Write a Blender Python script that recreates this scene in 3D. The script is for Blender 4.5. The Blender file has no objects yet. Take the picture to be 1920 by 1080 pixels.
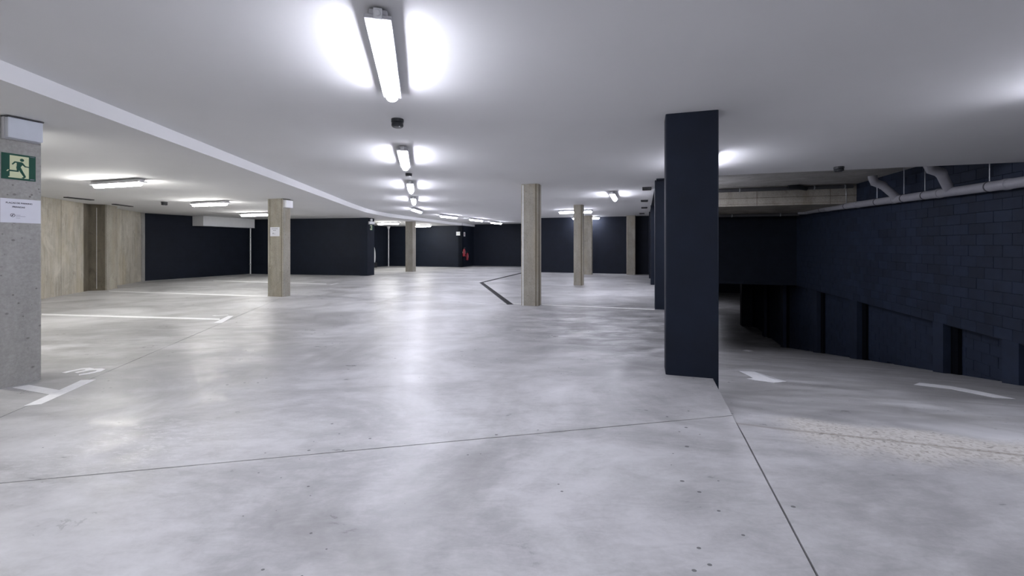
import bpy, bmesh, math, random
from mathutils import Vector, Matrix

random.seed(7)
scene = bpy.context.scene
COL = scene.collection

# ------------------------------------------------------------------ camera, world, exposure
CAM_Z = 1.30
FPX, HX, HY = 800.0, 960.0, 460.0         # focal length in pixels, vanishing point of the view axis
cam_data = bpy.data.cameras.new('camera')
cam_data.sensor_width = 36.0
cam_data.lens = 36.0 * FPX / 1920.0
cam_data.shift_y = -(540.0 - HY) / 1920.0
cam_data.clip_start = 0.05
cam_data.clip_end = 200
cam = bpy.data.objects.new('camera', cam_data)
cam.location = (0, 0, CAM_Z)
cam.rotation_euler = (math.radians(90), 0, 0)
COL.objects.link(cam)
scene.camera = cam

world = bpy.data.worlds.new('world')
scene.world = world
world.use_nodes = True
world.node_tree.nodes['Background'].inputs[0].default_value = (0.02, 0.02, 0.024, 1)
world.node_tree.nodes['Background'].inputs[1].default_value = 1.0

scene.view_settings.view_transform = 'Standard'
scene.view_settings.look = 'None'
scene.view_settings.gamma = 1.0
scene.view_settings.use_curve_mapping = False
scene.view_settings.exposure = 0.0

LAMP_COOL = (0.86, 0.87, 1.0, 1)
LAMP_NEUTRAL = (1.0, 0.985, 0.94, 1)
LAMP_STRENGTH = 96.0
LAMP_STRENGTH_LEFT = 118.0

# ------------------------------------------------------------------ grid of the building
CEIL = 2.62        # main ceiling
LOW = 2.48         # lowered ceiling on the left
HIGH = 3.06        # raw soffit over the ramp
AU = math.atan2(246, 800)
U = Vector((math.sin(AU), math.cos(AU)))      # along the column rows
V = Vector((math.cos(AU), -math.sin(AU)))     # across them
RAMP0, SLOPE, RAMP1 = 3.55, 0.178, 22.3
EDGE = 0.65                                    # edge of the level floor along the ramp
WALLV = 5.85                                   # upper face of the right wall


def UV(u, v, z=None):
    p = U * u + V * v
    return Vector((p.x, p.y)) if z is None else Vector((p.x, p.y, z))


def ramp_z(u):
    if u <= RAMP0 - .4:
        return 0.0
    if u < RAMP0 + .4:
        return -SLOPE * (u - RAMP0 + .4) ** 2 / 1.6
    if u < RAMP1 - .8:
        return -SLOPE * (u - RAMP0)
    if u < RAMP1 + .8:
        t = (RAMP1 + .8 - u)
        return -SLOPE * (RAMP1 - RAMP0) + SLOPE * t * t / 3.2
    return -SLOPE * (RAMP1 - RAMP0)


def at_floor(px, py, z=0.0):
    y = (CAM_Z - z) * FPX / (py - HY)
    return Vector(((px - HX) / FPX * y, y))


def at_ramp(px, py):
    lo, hi = 2.0, 40.0
    for _ in range(60):
        y = .5 * (lo + hi)
        x = (px - HX) / FPX * y
        z = CAM_Z - (py - HY) / FPX * y
        if z > ramp_z(x * U.x + y * U.y):
            lo = y
        else:
            hi = y
    return Vector((x, y, z))


# ------------------------------------------------------------------ materials
class NT:
    def __init__(self, name):
        self.m = bpy.data.materials.new(name)
        self.m.use_nodes = True
        self.t = self.m.node_tree
        self.b = self.t.nodes['Principled BSDF']

    def n(self, typ, **kw):
        nd = self.t.nodes.new(typ)
        for k, v in kw.items():
            if k in nd.inputs and not hasattr(nd, k):
                nd.inputs[k].default_value = v
            else:
                setattr(nd, k, v)
        return nd

    def link(self, a, b):
        self.t.links.new(a, b)

    def pos(self, scale=(1, 1, 1), rot=0.0, local=False):
        if local:
            g = self.n('ShaderNodeTexCoord').outputs['Object']
        else:
            g = self.n('ShaderNodeNewGeometry').outputs['Position']
        mp = self.n('ShaderNodeMapping')
        mp.inputs['Scale'].default_value = scale
        mp.inputs['Rotation'].default_value = (0, 0, rot)
        self.link(g, mp.inputs['Vector'])
        return mp.outputs['Vector']

    def noise(self, vec, scale, detail=5, rough=.55, dist=0.0):
        nd = self.n('ShaderNodeTexNoise')
        nd.inputs['Scale'].default_value = scale
        nd.inputs['Detail'].default_value = detail
        nd.inputs['Roughness'].default_value = rough
        nd.inputs['Distortion'].default_value = dist
        self.link(vec, nd.inputs['Vector'])
        return nd.outputs['Fac']

    def voro(self, vec, scale, out='Distance', rnd=1.0, dim='3D'):
        nd = self.n('ShaderNodeTexVoronoi', voronoi_dimensions=dim)
        nd.inputs['Scale'].default_value = scale
        nd.inputs['Randomness'].default_value = rnd
        self.link(vec, nd.inputs['Vector'])
        return nd.outputs[out]

    def ramp(self, fac, stops):
        nd = self.n('ShaderNodeValToRGB')
        el = nd.color_ramp.elements
        while len(el) > 1:
            el.remove(el[-1])
        for i, (p, c) in enumerate(stops):
            e = el[0] if i == 0 else el.new(p)
            e.position = p
            if not isinstance(c, tuple):
                c = (c, c, c)
            e.color = (*c, 1)
        self.link(fac, nd.inputs['Fac'])
        return nd.outputs['Color']

    def math(self, op, a, b=None, clamp=False):
        nd = self.n('ShaderNodeMath', operation=op, use_clamp=clamp)
        for i, x in enumerate((a, b)):
            if x is None:
                continue
            if isinstance(x, (int, float)):
                nd.inputs[i].default_value = x
            else:
                self.link(x, nd.inputs[i])
        return nd.outputs[0]

    def mix(self, fac, a, b, blend='MIX'):
        nd = self.n('ShaderNodeMix', data_type='RGBA', blend_type=blend)
        for sock, x in ((nd.inputs[0], fac), (nd.inputs[6], a), (nd.inputs[7], b)):
            if isinstance(x, (int, float)):
                sock.default_value = x
            elif isinstance(x, tuple):
                sock.default_value = (*x, 1)
            else:
                self.link(x, sock)
        return nd.outputs[2]

    def smooth(self, val, a, b):
        nd = self.n('ShaderNodeMapRange', interpolation_type='SMOOTHSTEP')
        nd.inputs['From Min'].default_value = a
        nd.inputs['From Max'].default_value = b
        self.link(val, nd.inputs['Value'])
        return nd.outputs['Result']

    def bump(self, h, strength, dist=.01):
        nd = self.n('ShaderNodeBump')
        nd.inputs['Strength'].default_value = strength
        nd.inputs['Distance'].default_value = dist
        self.link(h, nd.inputs['Height'])
        self.link(nd.outputs['Normal'], self.b.inputs['Normal'])

    def set(self, **kw):
        for k, v in kw.items():
            s = self.b.inputs[k.replace('_', ' ')]
            if isinstance(v, (int, float)):
                s.default_value = v
            elif isinstance(v, tuple):
                s.default_value = (*v, 1) if len(v) == 3 else v
            else:
                self.link(v, s)
        return self.m


def plain(name, color, rough=.5, var=.06, metal=0.0, scale=9.0):
    t = NT(name)
    f = t.noise(t.pos(), scale, 4)
    c = t.ramp(f, [(.3, tuple(x * (1 - var) for x in color)), (.7, tuple(min(1, x * (1 + var)) for x in color))])
    return t.set(Base_Color=c, Roughness=rough, Metallic=metal)


def floor_material(name, gravel=False):
    t = NT(name)
    p = t.pos()
    big = t.noise(t.pos((.8, 1.1, 1), .3), .75, 7, .62, .8)
    mid = t.noise(t.pos((1, 1.6, 1), -.2), 2.6, 8, .65, .4)
    fine = t.noise(p, 45, 4, .6)
    brush = t.noise(t.pos((.55, 1.7, 1), .35), 9, 8, .7, 1.2)
    k = t.math('ADD', t.math('MULTIPLY', big, .54), t.math('ADD', t.math('MULTIPLY', mid, .25), t.math('ADD', t.math('MULTIPLY', brush, .16), t.math('MULTIPLY', fine, .05))))
    c = t.ramp(k, [(.34, (.255, .253, .252)), (.46, (.40, .397, .40)), (.54, (.53, .527, .533)), (.66, (.67, .665, .675))])
    # dull brownish dirt clouds
    dirt = t.smooth(t.noise(t.pos((1.2, .7, 1), .9), .55, 5, .6, .5), .52, .72)
    c = t.mix(t.math('MULTIPLY', dirt, .6), c, (.24, .235, .225))
    # chips and oil spots
    sp = t.math('LESS_THAN', t.voro(t.pos((1, 1.35, 1), .5), 4.6, dim='2D'), t.math('MULTIPLY', t.smooth(t.noise(p, 2.3, 2), .35, .75), .075))
    spm = t.math('MULTIPLY', sp, t.math('GREATER_THAN', t.noise(p, 1.3, 3), .545))
    c = t.mix(t.math('MULTIPLY', spm, .8), c, (.08, .08, .08))
    rough = t.math('ADD', .25, t.math('MULTIPLY', t.math('SUBTRACT', t.math('ADD', t.math('MULTIPLY', mid, .6), t.math('MULTIPLY', brush, .4)), .35), 1.0))
    h = t.math('ADD', t.math('MULTIPLY', fine, .2), t.math('MULTIPLY', mid, .5))
    strength = .12
    if gravel:
        # exposed aggregate band where the ramp begins
        sep = t.n('ShaderNodeSeparateXYZ')
        t.link(p, sep.inputs[0])
        u = t.math('ADD', t.math('MULTIPLY', sep.outputs[0], U.x), t.math('MULTIPLY', sep.outputs[1], U.y))
        v = t.math('ADD', t.math('MULTIPLY', sep.outputs[0], V.x), t.math('MULTIPLY', sep.outputs[1], V.y))
        wob = t.math('MULTIPLY', t.math('SUBTRACT', t.noise(p, 2.2, 5, .65), .5), .5)
        d = t.math('ABSOLUTE', t.math('SUBTRACT', t.math('ADD', u, wob), RAMP0 - .02))
        band = t.math('SUBTRACT', 1.0, t.smooth(d, .16, .46))
        band = t.math('MULTIPLY', band, t.smooth(v, .85, 1.15))
        cells = t.voro(t.pos((1, 1, 1)), 55, 'Color')
        hue = t.n('ShaderNodeHueSaturation')
        hue.inputs['Saturation'].default_value = .0
        t.link(cells, hue.inputs['Color'])
        stones = t.ramp(hue.outputs['Color'], [(.15, (.17, .155, .14)), (.3, (.38, .35, .31)), (.62, (.50, .475, .43)), (.9, (.62, .60, .56))])
        c = t.mix(t.math('MULTIPLY', band, .85), c, stones)
        line = t.math('SUBTRACT', 1.0, t.smooth(t.math('ABSOLUTE', t.math('SUBTRACT', u, t.math('ADD', RAMP0 - .06, t.math('MULTIPLY', wob, .15)))), .0, .035))
        c = t.mix(t.math('MULTIPLY', line, .5), c, (.2, .165, .13))
        rough = t.math('ADD', t.math('MULTIPLY', band, .4), rough, True)
        # tyre wear darkens the slope
        wear = t.math('MULTIPLY', t.smooth(u, RAMP0 + .3, RAMP0 + 1.2), t.smooth(t.noise(t.pos((.5, 1.4, 1), -AU), 1.3, 6, .6, .6), .25, .6))
        c = t.mix(t.math('MULTIPLY', wear, .55), c, (.2, .195, .185))
        h = t.math('ADD', h, t.math('MULTIPLY', band, t.math('SUBTRACT', 1.0, t.voro(t.pos((1, 1, 1)), 55))))
        strength = .25
    else:
        # pale dried cement smears in front of the left pillar
        vm = t.n('ShaderNodeVectorMath', operation='DISTANCE')
        t.link(t.pos((.75, 1.25, 1)), vm.inputs[0])
        vm.inputs[1].default_value = (-2.55 * .75, 2.75 * 1.25, 0)
        patch = t.math('SUBTRACT', 1.0, t.smooth(vm.outputs['Value'], .1, .85))
        # darker mottled area in front of the two nearest navy pillars
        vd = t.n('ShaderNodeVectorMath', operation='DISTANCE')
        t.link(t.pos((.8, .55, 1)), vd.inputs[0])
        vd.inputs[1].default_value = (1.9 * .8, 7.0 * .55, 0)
        patchy = t.math('SUBTRACT', 1.0, t.smooth(vd.outputs['Value'], .5, 2.5))
        patchy = t.math('MULTIPLY', patchy, t.smooth(t.noise(t.pos((.8, 1.7, 1), .25), 1.7, 9, .68, .5), .22, .66))
        c = t.mix(t.math('MULTIPLY', patchy, .95), c, (.10, .099, .098))
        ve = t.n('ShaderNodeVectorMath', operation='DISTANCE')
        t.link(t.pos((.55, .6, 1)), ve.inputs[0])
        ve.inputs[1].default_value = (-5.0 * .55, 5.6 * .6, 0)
        patchy_left = t.math('SUBTRACT', 1.0, t.smooth(ve.outputs['Value'], .5, 2.3))  # darker mottled area over the left bays
        patchy_left = t.math('MULTIPLY', patchy_left, t.smooth(t.noise(t.pos((.7, 2.2, 1), -.3), 1.4, 8, .65, .4), .25, .62))
        c = t.mix(t.math('MULTIPLY', patchy_left, .7), c, (.225, .222, .212))
        sm = t.math('MULTIPLY', patch, t.smooth(t.noise(t.pos((1.0, 3.0, 1), .4), 9, 10, .8, .6), .5, .58))
        c = t.mix(t.math('MULTIPLY', sm, .6), c, (.66, .65, .66))
    t.bump(h, strength, .004)
    return t.set(Base_Color=c, Roughness=rough, Specular_IOR_Level=.27)


def concrete_material(name, dark, lite, warm, streak=1.0, pores=True, stain=.5):
    t = NT(name)
    st = t.noise(t.pos((1, 1, .12)), 11, 6, .6)
    cl = t.noise(t.pos((1, 1, .6)), 2.1, 6, .62, .5)
    fine = t.noise(t.pos(), 38, 5, .65)
    k = t.math('ADD', t.math('MULTIPLY', st, .35 * streak), t.math('ADD', t.math('MULTIPLY', cl, .4), t.math('MULTIPLY', fine, .25 + .35 * (1 - streak))))
    c = t.ramp(k, [(.33, dark), (.67, lite)])
    w = t.smooth(t.noise(t.pos((1.3, 1.3, .35)), 1.6, 5, .6, .4), .42, .66)
    c = t.mix(t.math('MULTIPLY', w, stain), c, warm)
    pale = t.smooth(t.noise(t.pos((1, 1, .8)), 1.1, 6, .65, .8), .5, .68)
    c = t.mix(t.math('MULTIPLY', pale, .45), c, tuple(min(1, x * 1.12) for x in lite))
    scuff = t.smooth(t.noise(t.pos((1, 1, .5)), 3.4, 8, .7, 1.2), .56, .72)
    c = t.mix(t.math('MULTIPLY', scuff, .55), c, tuple(x * .75 for x in dark))
    h = t.math('ADD', t.math('MULTIPLY', fine, .5), t.math('MULTIPLY', st, .6))
    if pores:
        v2 = t.voro(t.pos((1, 1, 1.3)), 8.5)
        pm2 = t.math('MULTIPLY', t.math('SUBTRACT', 1.0, t.smooth(v2, .05, .16)), t.math('GREATER_THAN', t.noise(t.pos(), 1.9, 4), .5))
        c = t.mix(t.math('MULTIPLY', pm2, .55), c, (.10, .095, .088))
        v = t.voro(t.pos(), 17)
        pm = t.math('MULTIPLY', t.math('SUBTRACT', 1.0, t.smooth(v, .06, .17)), t.math('GREATER_THAN', t.noise(t.pos(), 2.7, 3), .5))
        c = t.mix(t.math('MULTIPLY', pm, .6), c, (.085, .08, .072))
        h = t.math('SUBTRACT', h, pm)
    t.bump(h, .35, .006)
    return t.set(Base_Color=c, Roughness=.82, Specular_IOR_Level=.25)


def navy_material(name, brick=False, color=(.0052, .0088, .0180), rand=False):
    t = NT(name)
    f = t.noise(t.pos(), 3.0, 6, .6)
    fine = t.noise(t.pos(), 70, 3, .6)
    c = t.ramp(f, [(.3, tuple(x * .82 for x in color)), (.7, tuple(x * 1.22 for x in color))])
    if rand:
        oi = t.n('ShaderNodeObjectInfo')
        r = t.ramp(oi.outputs['Random'], [(0, .8), (1, 1.22)])
        c = t.mix(1.0, c, r, 'MULTIPLY')
    h = t.math('MULTIPLY', fine, .25)
    if brick:
        br = t.n('ShaderNodeTexBrick')
        tc = t.n('ShaderNodeUVMap')
        t.link(tc.outputs[0], br.inputs['Vector'])
        br.inputs['Scale'].default_value = 1.0
        br.inputs['Brick Width'].default_value = .4
        br.inputs['Row Height'].default_value = .2
        br.inputs['Mortar Size'].default_value = .005
        br.inputs['Mortar Smooth'].default_value = .4
        h = t.math('SUBTRACT', h, br.outputs['Fac'])
    t.bump(h, .35, .006)
    return t.set(Base_Color=c, Roughness=.68, Specular_IOR_Level=.28)


M = {}
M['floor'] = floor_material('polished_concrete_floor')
M['ramp'] = floor_material('ramp_concrete', True)
M['subbase'] = plain('joint_filler', (.03, .03, .03), .9)
M['ceiling'] = plain('white_ceiling_paint', (.72, .72, .725), .85, .015, scale=1.2)
M['concrete'] = concrete_material('pillar_concrete', (.215, .198, .168), (.41, .387, .335), (.325, .278, .20), .7, True, .45)
M['concrete_grey'] = concrete_material('grey_pillar_concrete', (.255, .25, .235), (.43, .425, .41), (.32, .31, .28), .45, True, .3)
M['boardwall'] = concrete_material('board_marked_concrete', (.27, .245, .20), (.60, .57, .50), (.46, .40, .29), 1.25, False, .55)
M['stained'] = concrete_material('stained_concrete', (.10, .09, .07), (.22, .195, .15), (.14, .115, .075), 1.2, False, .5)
M['beamc'] = concrete_material('raw_beam_concrete', (.27, .25, .215), (.52, .485, .42), (.20, .165, .11), .2, False, .5)
M['soffitc'] = concrete_material('raw_soffit_concrete', (.34, .33, .31), (.58, .57, .545), (.33, .30, .25), .2, False, .35)
M['navy'] = navy_material('navy_wall_paint', True)
M['navy_smooth'] = navy_material('navy_pillar_paint', False, (.0045, .0088, .0195))
M['navy_block'] = navy_material('navy_block_paint', False, (.0125, .0195, .0385), True)
M['white_paint'] = plain('white_road_paint', (.78, .78, .79), .55, .06, scale=25)
M['old_paint'] = plain('worn_road_paint', (.60, .60, .59), .6, .08, scale=25)
M['white_plastic'] = plain('white_plastic', (.74, .75, .77), .35, .02)
M['grey_plastic'] = plain('pale_grey_plastic', (.55, .58, .64), .45, .03)
M['housing'] = plain('lamp_housing_grey', (.50, .50, .53), .45, .03)
M['pvc'] = plain('grey_drain_plastic', (.30, .30, .33), .42, .05)
M['black'] = plain('black_plastic', (.018, .02, .024), .4, .1)
M['iron'] = plain('dark_drain_iron', (.022, .023, .026), .55, .2)
M['steel'] = plain('galvanised_steel', (.42, .43, .46), .4, .05, .6)
M['darksteel'] = plain('dark_conduit', (.07, .07, .075), .5, .08)
M['mortar'] = plain('dark_mortar', (.0028, .0036, .006), .95)
M['mortar'].node_tree.nodes['Principled BSDF'].inputs['Specular IOR Level'].default_value = .08
M['red'] = plain('extinguisher_red', (.27, .008, .022), .4, .05)
M['paper'] = plain('white_paper', (.72, .73, .80), .7, .02)
M['ink'] = plain('printed_ink', (.045, .045, .07), .7)
M['ink_pale'] = plain('pale_printed_ink', (.25, .25, .33), .7)
M['sign_green'] = plain('sign_green', (.001, .062, .038), .7, .05)
M['sign_cream'] = plain('sign_cream', (.62, .66, .42), .45, .04)
M['tape'] = plain('pale_edge_strip', (.78, .78, .76), .6, .05)


def lamp_material(name, color, strength):
    t = NT(name)
    f = t.noise(t.pos(), 6, 2)
    c = t.ramp(f, [(.3, tuple(x * .98 for x in color[:3])), (.7, color[:3])])
    return t.set(Base_Color=(.8, .8, .8), Roughness=.4, Emission_Color=c, Emission_Strength=strength)


M['lamp_cool'] = lamp_material('lit_diffuser_cool', LAMP_COOL, LAMP_STRENGTH)
M['lamp_neutral'] = lamp_material('lit_diffuser_neutral', LAMP_NEUTRAL, LAMP_STRENGTH_LEFT)


# ------------------------------------------------------------------ geometry helpers
def link(name, bm, mat, parent=None, smooth=False, loc=None, rotz=None):
    me = bpy.data.meshes.new(name)
    bmesh.ops.recalc_face_normals(bm, faces=bm.faces)
    bm.to_mesh(me)
    bm.free()
    me.materials.append(mat)
    if smooth:
        for p in me.polygons:
            p.use_smooth = True
        try:
            me.set_sharp_from_angle(angle=math.radians(38))
        except Exception:
            pass
    o = bpy.data.objects.new(name, me)
    COL.objects.link(o)
    if parent is not None:
        o.parent = parent
    if loc is not None:
        o.location = loc
    if rotz is not None:
        o.rotation_euler = (0, 0, rotz)
    return o


def empty(name, loc=(0, 0, 0), rotz=0.0):
    o = bpy.data.objects.new(name, None)
    o.empty_display_size = .1
    COL.objects.link(o)
    o.location = loc
    o.rotation_euler = (0, 0, rotz)
    return o


def tag(o, label=None, cat=None, group=None, kind=None):
    if label: o['label'] = label
    if cat: o['category'] = cat
    if group: o['group'] = group
    if kind: o['kind'] = kind
    return o


def prism(bm, pts, z0, z1):
    n = len(pts)
    zf = (lambda z, i: z[i] if isinstance(z, (list, tuple)) else z)
    lo = [bm.verts.new((p[0], p[1], zf(z0, i))) for i, p in enumerate(pts)]
    hi = [bm.verts.new((p[0], p[1], zf(z1, i))) for i, p in enumerate(pts)]
    bm.faces.new(lo[::-1])
    bm.faces.new(hi)
    for i in range(n):
        j = (i + 1) % n
        bm.faces.new((lo[i], lo[j], hi[j], hi[i]))
    return bm


def box(bm, x0, x1, y0, y1, z0, z1, bevel=0.0):
    b = bm if not bevel else bmesh.new()
    prism(b, [(x0, y0), (x1, y0), (x1, y1), (x0, y1)], z0, z1)
    if bevel:
        bmesh.ops.bevel(b, geom=list(b.edges), offset=bevel, segments=2, affect='EDGES', profile=.5)
        me = bpy.data.meshes.new('tmp')
        b.to_mesh(me)
        b.free()
        bm.from_mesh(me)
        bpy.data.meshes.remove(me)
    return bm


def tube(bm, pts, r, seg=12, caps=True):
    pts = [Vector(p) for p in pts]
    rings = []
    for i, p in enumerate(pts):
        if i == 0:
            d = pts[1] - p
        elif i == len(pts) - 1:
            d = p - pts[i - 1]
        else:
            d = (pts[i + 1] - p).normalized() + (p - pts[i - 1]).normalized()
        d.normalize()
        a = Vector((0, 0, 1)) if abs(d.z) < .9 else Vector((1, 0, 0))
        e1 = d.cross(a).normalized()
        e2 = d.cross(e1).normalized()
        rr = r[i] if isinstance(r, (list, tuple)) else r
        rings.append([bm.verts.new(p + e1 * rr * math.cos(2 * math.pi * k / seg) + e2 * rr * math.sin(2 * math.pi * k / seg)) for k in range(seg)])
    for a, b in zip(rings, rings[1:]):
        for k in range(seg):
            bm.faces.new((a[k], a[(k + 1) % seg], b[(k + 1) % seg], b[k]))
    if caps:
        bm.faces.new(rings[0][::-1])
        bm.faces.new(rings[-1])
    return bm


def lathe(bm, prof, seg=20, center=(0, 0, 0)):
    rings = []
    for r, z in prof:
        rings.append([bm.verts.new((center[0] + r * math.cos(2 * math.pi * k / seg), center[1] + r * math.sin(2 * math.pi * k / seg), center[2] + z)) for k in range(seg)])
    for a, b in zip(rings, rings[1:]):
        for k in range(seg):
            bm.faces.new((a[k], a[(k + 1) % seg], b[(k + 1) % seg], b[k]))
    bm.faces.new(rings[0][::-1])
    bm.faces.new(rings[-1])
    return bm


def strip(bm, pts, w, z0, z1, zfun=None):
    """a flat band of width w along a polyline"""
    pts = [Vector(p[:2]) for p in pts]
    L, R = [], []
    for i, p in enumerate(pts):
        if i == 0:
            d = (pts[1] - p).normalized(); k = 1
        elif i == len(pts) - 1:
            d = (p - pts[i - 1]).normalized(); k = 1
        else:
            a, b = (p - pts[i - 1]).normalized(), (pts[i + 1] - p).normalized()
            d = (a + b).normalized(); k = 1 / max(.45, d.dot(b))
        nrm = Vector((-d.y, d.x)) * (w / 2 * k)
        L.append(p + nrm); R.append(p - nrm)
    for i in range(len(pts) - 1):
        prism(bm, [R[i], R[i + 1], L[i + 1], L[i]], z0, z1)
    return bm


def clip(poly, p, n, off=0.0):
    """keep the side of the line through p where (x-p).n >= off"""
    out = []
    N = len(poly)
    for i in range(N):
        a, b = poly[i], poly[(i + 1) % N]
        da, db = (a - p).dot(n) - off, (b - p).dot(n) - off
        if da >= 0:
            out.append(a)
        if (da >= 0) != (db >= 0):
            out.append(a + (b - a) * (da / (da - db)))
    return out


def wall_prism(bm, pts, z0, z1, thick, side=1):
    """upright wall along a polyline, thickness on the left (side=1) or right of the direction; UV in metres"""
    uvl = bm.loops.layers.uv.verify()
    s = 0.0
    for a, b in zip(pts, pts[1:]):
        a, b = Vector(a), Vector(b)
        d = (b - a)
        ln = d.length
        d.normalize()
        n = Vector((-d.y, d.x)) * thick * side
        e = d * (thick * .5)
        before = set(bm.faces)
        prism(bm, [a, b, b + n, a + n], z0, z1)
        for f in set(bm.faces) - before:
            for lp in f.loops:
                co = lp.vert.co
                lp[uvl].uv = ((Vector((co.x, co.y)) - a).dot(d) + s, co.z)
        s += ln
    return bm


# ------------------------------------------------------------------ floor: slabs with open joints
floor = tag(empty('floor'), kind='structure')
big = [Vector(p) for p in ((-17, -9), (13, -9), (13, 31), (-17, 31))]
link('sub_base', prism(bmesh.new(), clip(big, U * 0 + V * (EDGE - .05), -V), -.22, -.03), M['subbase'], floor)
level = clip(big, V * EDGE, -V)
W = Vector((-.205, .979))                        # direction of the lamp row and the left bays
WP = Vector((W.y, -W.x))
J9 = UV(9.02, 0)
jA = at_floor(0, 906); jB = at_floor(1060, 808)
jn = Vector((-(jB - jA).y, (jB - jA).x)).normalized()
jC = at_floor(239, 681); jD = at_floor(406, 610)
jcn = Vector((-(jD - jC).y, (jD - jC).x)).normalized()
far_part = clip(level, J9, U, .006)
near_part = clip(level, J9, -U, .006)
front = clip(near_part, jA, -jn, .005)
middle = clip(near_part, jA, jn, .005)
mid_left = clip(middle, jC, jcn, .004)
mid_right = clip(middle, jC, -jcn, .004)
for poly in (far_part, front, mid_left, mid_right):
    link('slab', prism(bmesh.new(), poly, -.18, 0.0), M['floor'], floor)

# ramp: flat apron, slope, lower level
bm = bmesh.new()
us = [-10, -6, -2, 0, 1, 2, 3, 3.15, 3.25, 3.35, 3.45, 3.55, 3.65, 3.75, 3.85, 3.95, 4.2, 5, 6, 8, 10, 12, 14, 16, 18, 20, 21.5, 21.8, 22.1, 22.4, 22.7, 23.1, 26, 34, 46]
rows = []
for u in us:
    rows.append([bm.verts.new(UV(u, v, ramp_z(u))) for v in (EDGE + .010, 2.4, 4.2, 6.3)])
low = []
for u in us:
    low.append([bm.verts.new(UV(u, v, ramp_z(u) - .2)) for v in (EDGE + .010, 2.4, 4.2, 6.3)])
for a, b, c, d in zip(rows, rows[1:], low, low[1:]):
    for k in range(3):
        bm.faces.new((a[k], a[k + 1], b[k + 1], b[k]))
        bm.faces.new((c[k], d[k], d[k + 1], c[k + 1]))
    bm.faces.new((a[0], b[0], d[0], c[0]))
    bm.faces.new((a[3], c[3], d[3], b[3]))
ramp = tag(link('floor_ramp', bm, M['ramp'], smooth=True), kind='structure')
# lower level to the left of the ramp foot
tag(link('floor_lower', prism(bmesh.new(), [UV(24.0, -4), UV(46, -4), UV(46, EDGE), UV(24.0, EDGE)], ramp_z(40) - .2, ramp_z(40)), M['ramp']), kind='structure')
# retaining wall under the edge of the level floor
bm = bmesh.new()
pts = [UV(3.2, EDGE - .16), UV(24.0, EDGE - .16), UV(24.0, EDGE - .001), UV(3.2, EDGE - .001)]
prism(bm, pts, [ramp_z(3.2) - .3, -3.6, -3.6, ramp_z(3.2) - .3], -.20)
tag(link('wall_ramp_left', bm, M['navy_smooth']), kind='structure')

# ------------------------------------------------------------------ ceilings
ceiling = tag(empty('ceiling'), kind='structure')
link('ceiling_panel', prism(bmesh.new(), clip(big, V * .75, -V), CEIL, CEIL + .3), M['ceiling'], ceiling)
rampside = clip(clip(big, V * .75, V), U * 8.855, -U)
link('ceiling_panel', prism(bmesh.new(), rampside, CEIL, CEIL + .3), M['ceiling'], ceiling)
# the step down to the lower ceiling on the left
step = [(-2.86, -9), (-3.64, 3.03), (-5.02, 13.3), (-5.22, 15.2), (-5.22, 16.4), (-5.12, 17.6), (-4.75, 19.2), (-3.5, 23.9), (-1.9, 28.4)]
step = [(-2.80, -9.0), (-3.20, -.02), (-3.64, 3.03)] + step[2:]
bm = bmesh.new()
for a, b in zip(step, step[1:]):
    prism(bm, [(-17, a[1]), a, b, (-17, b[1])], LOW, CEIL + .05)
bmesh.ops.remove_doubles(bm, verts=bm.verts, dist=1e-4)
tag(link('ceiling_lowered', bm, M['ceiling']), kind='structure')
# raw concrete soffit over the ramp, its beam, and the fascia of the upper slab
soffit = tag(empty('ceiling_ramp'), kind='structure')
link('raw_soffit', prism(bmesh.new(), [UV(8.5, .5), UV(14.9, .5), UV(14.9, 6.3), UV(8.5, 6.3)], HIGH, HIGH + .25), M['soffitc'], soffit)
link('cross_beam', prism(bmesh.new(), [UV(14.6, .5), UV(19.6, .5), UV(19.6, 5.85), UV(14.6, 5.85)], 2.50, HIGH + .2), M['beamc'], soffit)
for z0, z1 in ((2.735, 2.75), (2.555, 2.563)):
    link('form_joint', prism(bmesh.new(), [UV(14.596, .5), UV(14.601, .5), UV(14.601, 5.85), UV(14.596, 5.85)], z0, z1), M['stained'], soffit)
for v in (1.2, 3.3, 5.2):
    link('form_joint', prism(bmesh.new(), [UV(14.596, v), UV(14.601, v), UV(14.601, v + .012), UV(14.596, v + .012)], 2.5, HIGH), M['stained'], soffit)
link('lower_ceiling', prism(bmesh.new(), [UV(19.8, -4), UV(46, -4), UV(46, 16), UV(19.8, 16)], -.295, -.05), M['navy_smooth'], soffit)
bm = bmesh.new()
wall_prism(bm, [UV(19.6, .3), UV(19.6, 6.05)], -.30, HIGH, .25, 1)
tag(link('wall_ramp_header', bm, M['navy']), kind='structure')
bm = bmesh.new()
wall_prism(bm, [UV(8.9, .45), UV(19.6, .45)], CEIL - .02, HIGH + .2, .2, 1)
tag(link('trim_1', bm, M['navy_smooth']), kind='structure')

# ------------------------------------------------------------------ walls
def wall(name, pts, mat, z0=-.02, z1=CEIL + .06, thick=.25, side=1):
    return tag(link(name, wall_prism(bmesh.new(), pts, z0, z1, thick, side), mat), kind='structure')


# left: board-marked concrete
WL0, WL1 = Vector((-11.5, 10.6)), Vector((-13.45, 15.55))
dl = (WL1 - WL0).normalized()
wl = wall('wall_left', [(-9.3, -9), (-9.3, 4.8), WL0, WL1], M['boardwall'], side=1)
nl = Vector((dl.y, -dl.x))


def wl_box(name, t0, t1, proud, mat, back=.05):
    a, b = WL0 + dl * t0, WL0 + dl * t1
    return link(name, prism(bmesh.new(), [a - nl * back, a + nl * proud, b + nl * proud, b - nl * back], 0, LOW), mat, wl)


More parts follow.
